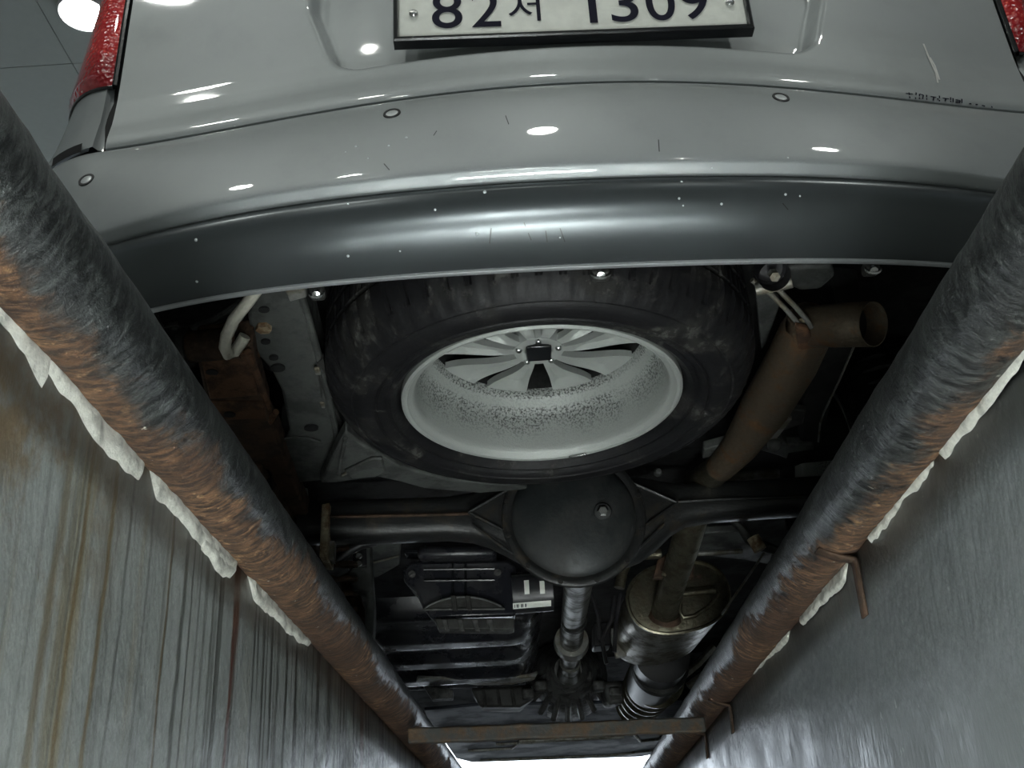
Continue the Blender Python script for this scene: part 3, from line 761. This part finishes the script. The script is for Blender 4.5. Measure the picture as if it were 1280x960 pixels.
hk = cb(MB().tube([L(px, py, w=.375 + .06 * s) for px, py, s in ((330, 350, .9), (312, 375, .6), (292, 400, .2), (283, 420, 0), (281, 434, -.08), (285, 443, -.08), (293, 440, .0), (300, 430, .15), (306, 420, .3))], .0095, 14), 'tow_hook', 'hook_paint')
hk['label'] = 'pale tow hook bent from round bar'
cb(MB().tube([L(px, py, w=.45) for px, py in ((215, 408), (240, 410), (270, 398), (300, 378))], .006, 8), 'cable', 'chassis_grey')
cb(MB().tube([L(px, py, w=.45) for px, py in ((195, 395), (205, 408), (222, 404), (232, 412))], .004, 8), 'cable', 'chassis_dark')
cb(MB().tube([L(px, py, v=.86) for px, py in ((334, 466), (342, 520), (350, 570))], .034, 18), 'shock_absorber', 'chassis_dark')

# stamped crossmember around the far edge of the spare wheel
cm = cb(slabw([(418, 566), (432, 540), (448, 552), (470, 566), (500, 584), (560, 600), (640, 607), (660, 612), (600, 617), (530, 611), (497, 602), (470, 596), (420, 604), (400, 604)], .345, .03), 'crossmember', 'chassis_grey', bevel=.005)
cb(MB().tube([L(px, py, w=.342) for px, py in ((424, 592), (426, 575), (432, 548))], .004, 8), 'crossmember_rib', 'chassis_grey', cm)
cb(slabw([(430, 590), (464, 574), (478, 574), (482, 590), (470, 597), (440, 599)], .338, .008), 'crossmember_plate', 'chassis_grey', cm, bevel=.004)
cb(MB().tube([L(px, py, w=.342) for px, py in ((428, 594), (455, 580), (468, 576))], .003, 8), 'crossmember_rib', 'zinc', cm)
cb(slabw([(420, 545), (402, 500), (396, 455), (404, 448), (414, 500), (436, 545)], .40, .01), 'inner_panel', 'chassis_dark', cm)
p = L(398, 468, w=.40)
for px, py in ((397, 464), (404, 506)):
    p = L(px, py, w=.398); cb(MB().box(p - Vector((.005, .012, .002)), p + Vector((.005, .012, .004))), 'clip', 'zinc', cm, bevel=.002)

# ------------------------------------------------------------------ under-bumper fixings
for px, py, wd_ in ((397, 368, 14), (750, 344, 18), (1088, 338, 15)):
    c = L(px, py, w=.318); s = .00074
    f_ = cb(MB().box(c + Vector((-wd_ * s, -.012, -.006)), c + Vector((wd_ * s, .010, .010))), 'valance_clip', 'chassis_dark', val, bevel=.005)
    cb(MB().lathe([(.0055, -.004), (.0055, .003), (.0001, .004)], onto(Vector((0, -.5, -.86)), c + Vector((0, -.010, -.005))), 16), 'clip_rivet', 'chrome', val)
    cb(MB().tube([c + Vector((math.cos(rad(a)) * wd_ * s * .95, -.010, -.003 + .008 * math.sin(rad(a)))) for a in range(180, 361, 20)], .0017, 8), 'clip_rim', 'chrome', val)

# ------------------------------------------------------------------ right side: tailpipe, hangers, panels
ex = cb(MB().tube([L(900, 585, w=.375), L(925, 558, w=.380), L(957, 508, w=.388), L(990, 452, w=.396), L(1006, 418, w=.402), L(1014, 398, w=.41)], [.030, .036, .046, .046, .044, .036], 28), 'tailpipe', 'exhaust')
ta, tb = L(1008, 408, w=.402), L(1091, 404, w=.396)
tb = tb + Vector((0, -.085, -.012)); tb = Vector((L(1092, 405, v=tb.y).x, tb.y, L(1092, 405, v=tb.y).z))
dirn = (tb - ta).normalized()
cb(MB().tube([ta - dirn * .02, ta, ta.lerp(tb, .5), tb], [.028, .034, .0355, .0355], 28, cap=False), 'tailpipe_tip', 'exhaust', ex, solid=.002)
cb(MB().tube([ta.lerp(tb, .70), ta.lerp(tb, .71)], .0335, 20), 'tip_baffle', 'black_gap', ex)
cb(MB().tube([L(px, py, w=.385) for px, py in ((1002, 402), (1000, 415), (1006, 428), (1016, 433))], .006, 8), 'weld_bead', 'cream_rust', ex)
cb(slabw([(994, 408), (1010, 412), (1022, 434), (1012, 446), (998, 436)], .365, .01), 'hanger_plate', 'rust_brown', ex, bevel=.003)
for dx, dy_ in ((0, 0), (12, -3)):
    cb(MB().tube([L(px + dx, py + dy_, w=.375 + .04 * s) for px, py, s in ((940, 350, 1), (962, 366, .7), (980, 384, .4), (996, 402, .1), (1002, 412, 0))], .0042, 10), 'hanger_rod', 'zinc', ex)
hb_ = cb(MB().tube([L(945, 362, w=.40), L(990, 352, w=.40)], .010, 10), 'hanger_bracket', 'zinc')
p = L(964, 339, w=.40)
rb = cb(MB().lathe([(.024, .02), (.024, -.006), (.020, -.010), (.0001, -.010)], onto(Vector((0, -.6, -.8)), p), 24), 'rubber_mount', 'black_plastic')
cb(MB().lathe([(.008, .0), (.008, .016), (.0001, .017)], onto(Vector((0, -.6, -.8)), p + Vector((0, -.004, -.006))), 6), 'mount_bolt', 'zinc', rb, smooth=False)
cb(slabw([(976, 335), (1040, 333), (1044, 346), (1026, 362), (1000, 364), (978, 354)], .44, .03), 'heat_shield', 'chassis_grey', bevel=.006)
cb(slabw([(944, 360), (964, 372), (976, 380), (958, 430), (952, 438)], .47, .02), 'shield_panel', 'chassis_grey', bevel=.003)
rr_ = cb(slabw([(1044, 380), (1082, 385), (1066, 440), (1040, 500), (1028, 552), (1000, 556), (1004, 500), (1030, 440)], lambda py: .46 - .06 * (py - 380) / 180, .08), 'frame_rail', 'underbody', bevel=.005)
cb(MB().tube([L(px, py, w=.40) for px, py in ((1068, 432), (1048, 478), (1030, 515), (1025, 530), (1023, 552))], .0022, 8), 'brake_line', 'zinc', rr_)
cb(slabw([(1012, 470), (1040, 474), (1034, 520), (1010, 540), (992, 520)], .44, .03), 'shield_panel', 'chassis_dark', bevel=.004)
c2 = cb(slabw([(880, 562), (918, 552), (950, 556), (958, 548), (976, 546), (984, 556), (1016, 556), (1018, 562), (986, 567), (984, 574), (974, 570), (950, 563), (900, 568), (878, 574)], .395, .02), 'crossmember', 'chassis_grey', bevel=.003)
p = L(968, 556, w=.352); cb(MB().sphere(p, .014), 'mount_boss', 'chassis_grey', c2)
cb(slabw([(952, 520), (980, 512), (1008, 514), (1004, 530), (976, 540), (955, 545)], .40, .015), 'shield_panel', 'chassis_dark', bevel=.003)
cb(slabw([(960, 548), (985, 520), (990, 524), (968, 552)], .36, .006), 'shield_edge', 'zinc', c2)
cb(MB().tube([L(866, 597, v=1.16), L(972, 592, v=1.16)], .022, 16, flat=.7), 'panhard_rod', 'zinc')
p = L(822, 591, v=1.0); cb(MB().lathe([(.009, 0), (.009, .01), (.006, .018), (.0001, .019)], onto(Vector((0, -1, -.2)), p), 16), 'breather_valve', 'chassis_grey', axle)
# sway link and bright bracket
lk = cb(MB().tube([L(px, py, v=1.12) for px, py in ((916, 650), (928, 662), (936, 674), (950, 682), (970, 688))], [.012, .014, .016, .018, .014], 12, flat=.7), 'sway_link', 'chassis_dark')
p = L(947, 679, v=1.09); cb(MB().tube([p + Vector((-.008, 0, .014)), p + Vector((.004, 0, -.016))], .015, 12), 'link_collar', 'cream_rust', lk)
cb(MB().tube([L(px, py, v=1.25) for px, py in ((956, 690), (930, 728), (902, 768))], .0028, 8), 'brake_line', 'zinc')

# ------------------------------------------------------------------ exhaust muffler
MV = 1.58
fc = L(848, 746, v=MV)
def ell(v, a, b, n=56, cx=0, cz=0, tilt=rad(9), e=.86):
    out = []
    for k in range(n):
        t = 2 * math.pi * k / n; ca, sa = math.cos(t), math.sin(t)
        x = a * math.copysign(abs(ca) ** e, ca); zz = b * math.copysign(abs(sa) ** e, sa)
        out.append(Vector((fc.x + cx + x * math.cos(tilt) - zz * math.sin(tilt), v, fc.z + cz + x * math.sin(tilt) + zz * math.cos(tilt))))
    return out
MA, MBB = .134, .092
mf = cb(MB().loft([ell(MV + .004, MA - .001, MBB - .001), ell(MV + .02, MA, MBB), ell(MV + .40, MA, MBB, cx=-.012), ell(MV + .43, MA * .9, MBB * .9, cx=-.013)], close_u=True, cap=True), 'muffler', 'muffler', angle=50)
cb(MB().loft([ell(MV + .010, MA + .003, MBB + .003), ell(MV - .004, MA + .004, MBB + .004), ell(MV - .006, MA - .001, MBB - .001), ell(MV + .004, MA - .006, MBB - .006)], close_u=True), 'muffler_seam', 'muffler', mf)
cb(MB().loft([ell(MV + .003, MA - .005, MBB - .005), ell(MV - .001, MA * .80, MBB * .80), ell(MV - .002, MA * .3, MBB * .3)], close_u=True, cap=True), 'muffler_end', 'muffler', mf)
dpt = [(852, 738), (894, 734), (898, 742), (886, 758), (868, 770), (854, 772), (850, 764), (851, 748)]
P3 = [L(px, py, v=MV - .004) for px, py in dpt]
cb(MB().tube(P3 + [P3[0], P3[1]], .0055, 10), 'pressed_rib', 'muffler', mf)
cb(MB().tube([L(852, 742, v=MV - .003), L(894, 738, v=MV - .003)], .010, 12), 'pressed_rib', 'muffler', mf)
gm = glyph('24', 0, .034, 0, .016)
o = gm; q0 = L(862, 726, v=MV - .004); gm.v = [Vector((q0.x + v.x, MV - .0045, q0.z + v.z)) for v in gm.v]
cb(gm, 'stamped_mark', 'rust_dark', mf, smooth=False)
ep = cb(MB().tube([L(832, 768, v=MV), L(831, 764, v=MV - .015), L(834, 752, v=MV - .07), L(843, 722, v=MV - .20), L(853, 692, v=MV - .32), L(862, 662, v=1.16), L(868, 640, v=1.10), L(876, 615, v=1.06) + Vector((0, 0, .02)), L(905, 580, w=.376)], [.034, .034, .033, .033, .034, .034, .034, .034, .030], 24), 'exhaust_pipe', 'muffler')
cb(MB().tube([L(831, 771, v=MV + .004), L(832, 766, v=MV - .006)], [.044, .036], 24), 'weld_collar', 'rust_dark', ep)
cb(MB().prism([L(px, py, v=1.36) for px, py in ((822, 700), (836, 690), (868, 706), (866, 722), (846, 724), (816, 722))], (0, .02, 0)), 'pipe_bracket', 'rust_dark', ep, bevel=.003)
p = L(830, 718, v=1.34); cb(MB().lathe([(.007, 0), (.007, .01), (.0001, .011)], onto(Vector((0, -1, 0)), p), 6), 'bolt', 'muffler', ep, smooth=False)
# front pipe with dark sleeve and bellows
fp = cb(MB().tube([L(828, 818, v=2.02), L(820, 838, v=2.30), L(812, 856, v=2.62)], [.082, .082, .080], 32), 'catalyst_sleeve', 'black_plastic')
A_, B_ = L(820, 848, v=2.55), L(796, 880, v=3.15)
pts = []; rs = []
for i in range(31):
    t = i / 30; pts.append(A_.lerp(B_, t)); rs.append(.088 + (.010 if (i % 6) in (0, 1) else -.004) - .014 * t)
cb(MB().tube(pts, rs, 32), 'flex_bellows', 'muffler')
cb(MB().tube([L(826, 832, v=2.16), L(824, 836, v=2.2)], .086, 32), 'sleeve_band', 'chassis_dark', fp)

# ------------------------------------------------------------------ propeller shaft, gearbox
sh = cb(MB().tube([L(724, 716, v=1.14), L(722, 735, v=1.35), L(717, 772, v=1.85), L(714, 802, v=2.2)], [.034, .034, .035, .036], 28), 'propeller_shaft', 'shaft')
cb(MB().tube([L(714.5, 800, v=2.18), L(714.2, 804, v=2.22), L(714, 808, v=2.27)], [.052, .056, .050], 32), 'shaft_flange', 'zinc', sh)
cb(MB().tube([L(718, 774, v=1.86), L(717.6, 777, v=1.9)], .0372, 28), 'shaft_band', 'chassis_dark', sh)
cb(MB().tube([L(714, 806, v=2.25), L(712, 838, v=2.75)], [.033, .032], 24), 'slip_yoke', 'shaft', sh)
cb(MB().tube([L(713, 828, v=2.55), L(712.7, 831, v=2.6), L(712, 836, v=2.7), L(711, 842, v=2.8)], [.036, .036, .034, .044], 24), 'yoke_band', 'shaft', sh)
gb = cb(MB().tube([L(711, 842, v=2.8) + Vector((0, .02, .02)), L(710, 850, v=2.95) + Vector((0, 0, .03)), L(710, 858, v=3.1) + Vector((0, 0, .04)), L(709, 866, v=3.3) + Vector((0, 0, .06))], [.05, .105, .14, .17], 24), 'gearbox', 'cast_alloy', angle=30)
for k in range(9):
    a = rad(190 + 20 * k); c0 = L(710, 846, v=2.9) + Vector((0, 0, .03))
    d_ = Vector((math.cos(a), 0, math.sin(a)))
    cb(MB().tube([c0 + d_ * .06 + Vector((0, -.02, 0)), c0 + d_ * .16 + Vector((0, .20, 0))], .012, 6), 'gearbox_rib', 'cast_alloy', gb, angle=20)
for px, py in ((690, 846), (676, 858), (732, 846), (748, 858), (712, 862), (660, 868), (768, 866)):
    p = L(px, py, v=2.92); cb(MB().box(p - Vector((.022, .03, .018)), p + Vector((.022, .03, .018))), 'gearbox_boss', 'cast_alloy', gb, bevel=.008)

# ------------------------------------------------------------------ canister, tank, filter on the left
cv = 1.40
can = cb(MB().prism([L(px, py, v=cv) for px, py in ((503, 712), (512, 702), (636, 700), (645, 708), (645, 770), (540, 774), (528, 760), (520, 740), (505, 728))], (0, .30, .05)), 'charcoal_canister', 'tank_black', bevel=.008)
wcan = L(590, 772, v=cv).z
cb(slabw([(505, 692), (640, 690), (640, 697), (508, 699)], L(570, 695, v=cv).z + .01, .012), 'canister_ledge', 'gloss_black', can, bevel=.003)
for y in (712, 726): cb(MB().tube([L(530, y, v=cv - .004), L(618, y - 1, v=cv - .004)], .0035, 8), 'canister_ridge', 'gloss_black', can)
for px in (566, 582): cb(MB().tube([L(px, 703, v=cv - .003), L(px, 745, v=cv - .003)], .003, 8), 'canister_ridge', 'gloss_black', can)
lens = [(529, 762)] + [(529 + 102 * t, 762 - 16 * math.sin(math.pi * t) ** .7) for t in [.08 * i for i in range(1, 13)]] + [(631, 761)]
cb(MB().prism([L(px, py, v=cv - .012) for px, py in lens], (0, .012, 0)), 'canister_rib_plate', 'chassis_dark', can, bevel=.002)
P3 = [L(px, py, v=cv - .013) for px, py in lens]; cb(MB().tube(P3 + [P3[0]], .003, 8), 'canister_rim', 'chassis_grey', can)
for px in (566, 584): cb(MB().prism([L(px + a, py, v=cv - .020) for a, py in ((-3, 744), (4, 744), (6, 763), (0, 763))], (0, .012, 0)), 'canister_clip', 'chassis_dark', can, bevel=.002)
cb(MB().prism([L(px, py, v=cv - .010) for px, py in ((543, 773), (643, 772), (643, 785), (636, 787), (548, 786))], (0, .05, .0)), 'canister_base', 'chassis_dark', can, bevel=.003)
for px in (556, 575, 594, 612): cb(MB().prism([L(px + a, py, v=cv - .016) for a, py in ((-4, 774), (3, 774), (6, 789), (0, 789))], (0, .01, 0)), 'canister_clip', 'cast_alloy', can, bevel=.002)
cb(MB().prism([L(px, py, v=1.34) for px, py in ((524, 681), (520, 697), (622, 695), (618, 682))], (0, .20, .02)), 'tank_ledge', 'tank_black', bevel=.012)
for px, py in ((515, 718), (622, 716)):
    p = L(px, py, v=cv - .004); cb(MB().lathe([(.009, 0), (.009, .004), (.0001, .006)], onto(Vector((0, -1, 0)), p), 12), 'canister_stud', 'cast_alloy', can)
# fuel tank with ribs running across
tr_ = []; nv = 90
uL, uR = L(455, 820, w=.29).x, L(683, 815, w=.29).x
for i in range(nv + 1):
    t = i / nv; v = 1.78 + 1.15 * t; line = []
    rib = .5 - .5 * math.cos(2 * math.pi * (t * 4.0)); rib = sstep(.15, .85, rib)
    end = min(1, t * 8, (1 - t) * 8); 
    for k in range(41):
        s = k / 40; u = uL + (uR - uL) * s; ee = min(1, s * 7, (1 - s) * 5); sh_ = math.sqrt(max(0, 1 - (1 - ee) ** 2))
        inner = sstep(.06, .14, s) * (1 - sstep(.80, .90, s))
        w = .46 - (.46 - .285) * sh_ * (.55 + .45 * math.sqrt(max(0, 1 - (1 - end) ** 2))) + .028 * rib * inner
        line.append(Vector((u, v, w)))
    tr_.append(line)
tk = cb(MB().loft(tr_), 'fuel_tank', 'tank_black', angle=60)
cb(slabw([(522, 848), (610, 851), (660, 846), (672, 842), (668, 850), (640, 856), (600, 857), (560, 853), (520, 853)], .285, .01), 'tank_strap', 'zinc', tk, bevel=.002)
# filter with barcode label
fl = cb(MB().tube([L(640, 742, v=1.42), L(690, 738, v=1.42)], .050, 28), 'fuel_filter', 'tank_black')
cA, cB = L(644, 760, v=1.42), L(688, 757, v=1.42)
def patchf(x0, x1, a0, a1, mat, name):
    P0, P1 = L(640, 742, v=1.42), L(690, 738, v=1.42); ax = (P1 - P0); rows = []
    for i in range(9):
        a = rad(a0 + (a1 - a0) * i / 8); dd = Vector((0, -math.cos(a), -math.sin(a))) * .0508
        rows.append([P0 + ax * x0 + dd, P0 + ax * x1 + dd])
    cb(MB().loft(rows), name, mat, fl)
patchf(.0, .94, 42, 62, 'plate_white', 'paper_label'); patchf(.30, .42, -20, 20, 'plate_white', 'paper_label'); patchf(.68, .80, -14, 22, 'plate_white', 'paper_label')
for i, x in enumerate((.04, .09, .13, .2, .24, .30)): patchf(x, x + .02 + .012 * (i % 2), 46, 58, 'plate_ink', 'barcode_line')
patchf(.0, .94, -45, -38, 'chassis_grey', 'filter_seam')
# frame bracket with two bolts, rear of the tank
fb = cb(MB().prism([L(px, py, v=1.22) for px, py in ((440, 670), (462, 668), (466, 735), (468, 760), (466, 795), (455, 795), (458, 740), (440, 736), (434, 716), (442, 706))], (0, .05, 0)), 'frame_bracket', 'chassis_grey', bevel=.004)
cb(MB().prism([L(px, py, v=1.214) for px, py in ((442, 684), (458, 684), (458, 708), (440, 710))], (0, .01, 0)), 'bracket_plate', 'black_plastic', fb, bevel=.002)
for py in (695, 705):
    p = L(449, py, v=1.208); cb(MB().lathe([(.0085, .0), (.0085, .006), (.006, .008), (.0001, .008)], onto(Vector((0, -1, -.1)), p), 20), 'bolt', 'chrome', fb)
cb(slabw([(462, 674), (502, 672), (500, 706), (472, 722), (464, 722)], .37, .02), 'frame_gusset', 'chassis_grey', bevel=.004)
cb(MB().tube([L(px, py, w=.362) for px, py in ((464, 704), (480, 700), (498, 695))], .003, 8), 'gusset_rib', 'zinc', fb)
cb(MB().tube([L(px, py, v=1.18) for px, py in ((420, 702), (436, 688), (452, 680), (470, 676))], .012, 10), 'brake_hose', 'black_plastic')
# coil spring beside the bracket
cp_ = L(425, 735, v=1.20); pts = [cp_ + Vector((.035 * math.cos(t * .5), .035 * math.sin(t * .5), -.05 + .0055 * t * .5)) for t in range(0, 60)]
cb(MB().tube(pts, .006, 8), 'coil_spring', 'rust_dark')
cb(MB().tube([L(433, 720, v=1.3), L(446, 770, v=1.3), L(455, 800, v=1.3)], [.02, .022, .024], 12), 'shock_absorber', 'rust_dark')
# plates and pipes on the right of the differential
cb(slabw([(868, 668), (930, 664), (940, 684), (966, 690), (962, 706), (930, 700), (874, 694)], .37, .02), 'shield_panel', 'chassis_grey', bevel=.004)
cb(MB().tube([L(872, 692, w=.362), L(928, 689, w=.362)], .007, 8), 'shield_edge', 'zinc')
cb(MB().tube([L(px, py, v=1.36) for px, py in ((826, 692), (796, 694), (784, 702), (778, 715), (774, 735))], .013, 12), 'breather_pipe', 'muffler')
cb(MB().prism([L(px, py, v=1.75) for px, py in ((742, 778), (764, 776), (764, 806), (742, 808))], (0, .08, 0)), 'relay_box', 'black_plastic', bevel=.006)
cb(MB().prism([L(px, py, v=1.9) for px, py in ((762, 786), (778, 782), (774, 800), (784, 820), (770, 822))], (0, .02, 0)), 'pipe_bracket', 'zinc', bevel=.002)
for pts in ([(768, 745), (764, 775), (752, 800), (758, 830)], [(776, 742), (770, 780), (768, 815)], [(735, 730), (748, 770), (750, 800)]):
    cb(MB().tube([L(px, py, v=1.7) for px, py in pts], .006, 8), 'cable', 'black_plastic')
for pts in ([(848, 850), (872, 830), (892, 808)], [(860, 858), (884, 840), (898, 822)]):
    cb(MB().tube([L(px, py, v=2.3) for px, py in pts], .012, 8), 'brake_pipe', 'zinc')
# engine parts further ahead
op = cb(MB().prism([L(px, py, v=2.95) for px, py in ((588, 860), (664, 856), (670, 872), (650, 884), (600, 884))], (0, .25, .02)), 'oil_pan', 'chassis_dark', bevel=.012)
for px in (604, 622, 640): cb(MB().tube([L(px, 862, v=2.945), L(px + 3, 883, v=2.945)], .006, 8), 'oil_pan_rib', 'chassis_dark', op)
cb(MB().prism([L(px, py, v=2.9) for px, py in ((752, 852), (788, 850), (784, 878), (760, 882))], (0, .2, .02)), 'starter_motor', 'chassis_dark', bevel=.015)
cb(MB().prism([L(px, py, v=2.75) for px, py in ((528, 856), (566, 862), (566, 872), (540, 874))], (0, .06, 0)), 'mount_arm', 'cast_alloy', bevel=.004)
# splash shields under the engine
st_ = cb(slabw([(530, 888), (600, 882), (820, 878), (880, 880), (868, 906), (540, 918)], .262, .012), 'splash_shield', 'tray_blue', bevel=.004)
fs_ = cb(slabw([(548, 916), (870, 903), (845, 938), (800, 946), (590, 953), (570, 948)], .25, .012), 'front_undertray', 'tray_blue', bevel=.004)
for pts in ([(585, 938), (640, 935), (650, 926), (745, 922), (790, 915), (800, 926), (838, 922)], [(600, 950), (680, 947), (760, 944), (830, 936)], [(620, 930), (700, 925), (780, 921)]):
    cb(MB().tube([L(px, py, w=.247) for px, py in pts], .008, 8), 'undertray_rib', 'zinc', fs_)

# road wheels
def road_wheel(u, v, side):
    e_ = None
    o = ty.copy(); COL.objects.link(o); o.name = 'road_wheel'; o.parent = car; o.matrix_parent_inverse = Matrix()
    o.location = (u, v, .3665); o.rotation_euler = (0, rad(90 * side), 0)
    mz = bpy_base[ty.name].z
    bpy_base[o.name] = Vector((0, 0, mz))
    r = rim.copy(); COL.objects.link(r); r.name = 'wheel_rim'; r.parent = o; r.location = (0, 0, -mz)
    d = MB().lathe([(.0005, .12), (.06, .11), (.187, .15)], None, 40).build('wheel_disc', 'alloy_rim'); d.parent = o; d.location = Vector((0, 0, bpy_base[d.name].z - mz))
for v in (1.07, 3.75):
    for side in (-1, 1): road_wheel(side * .70, v, side)
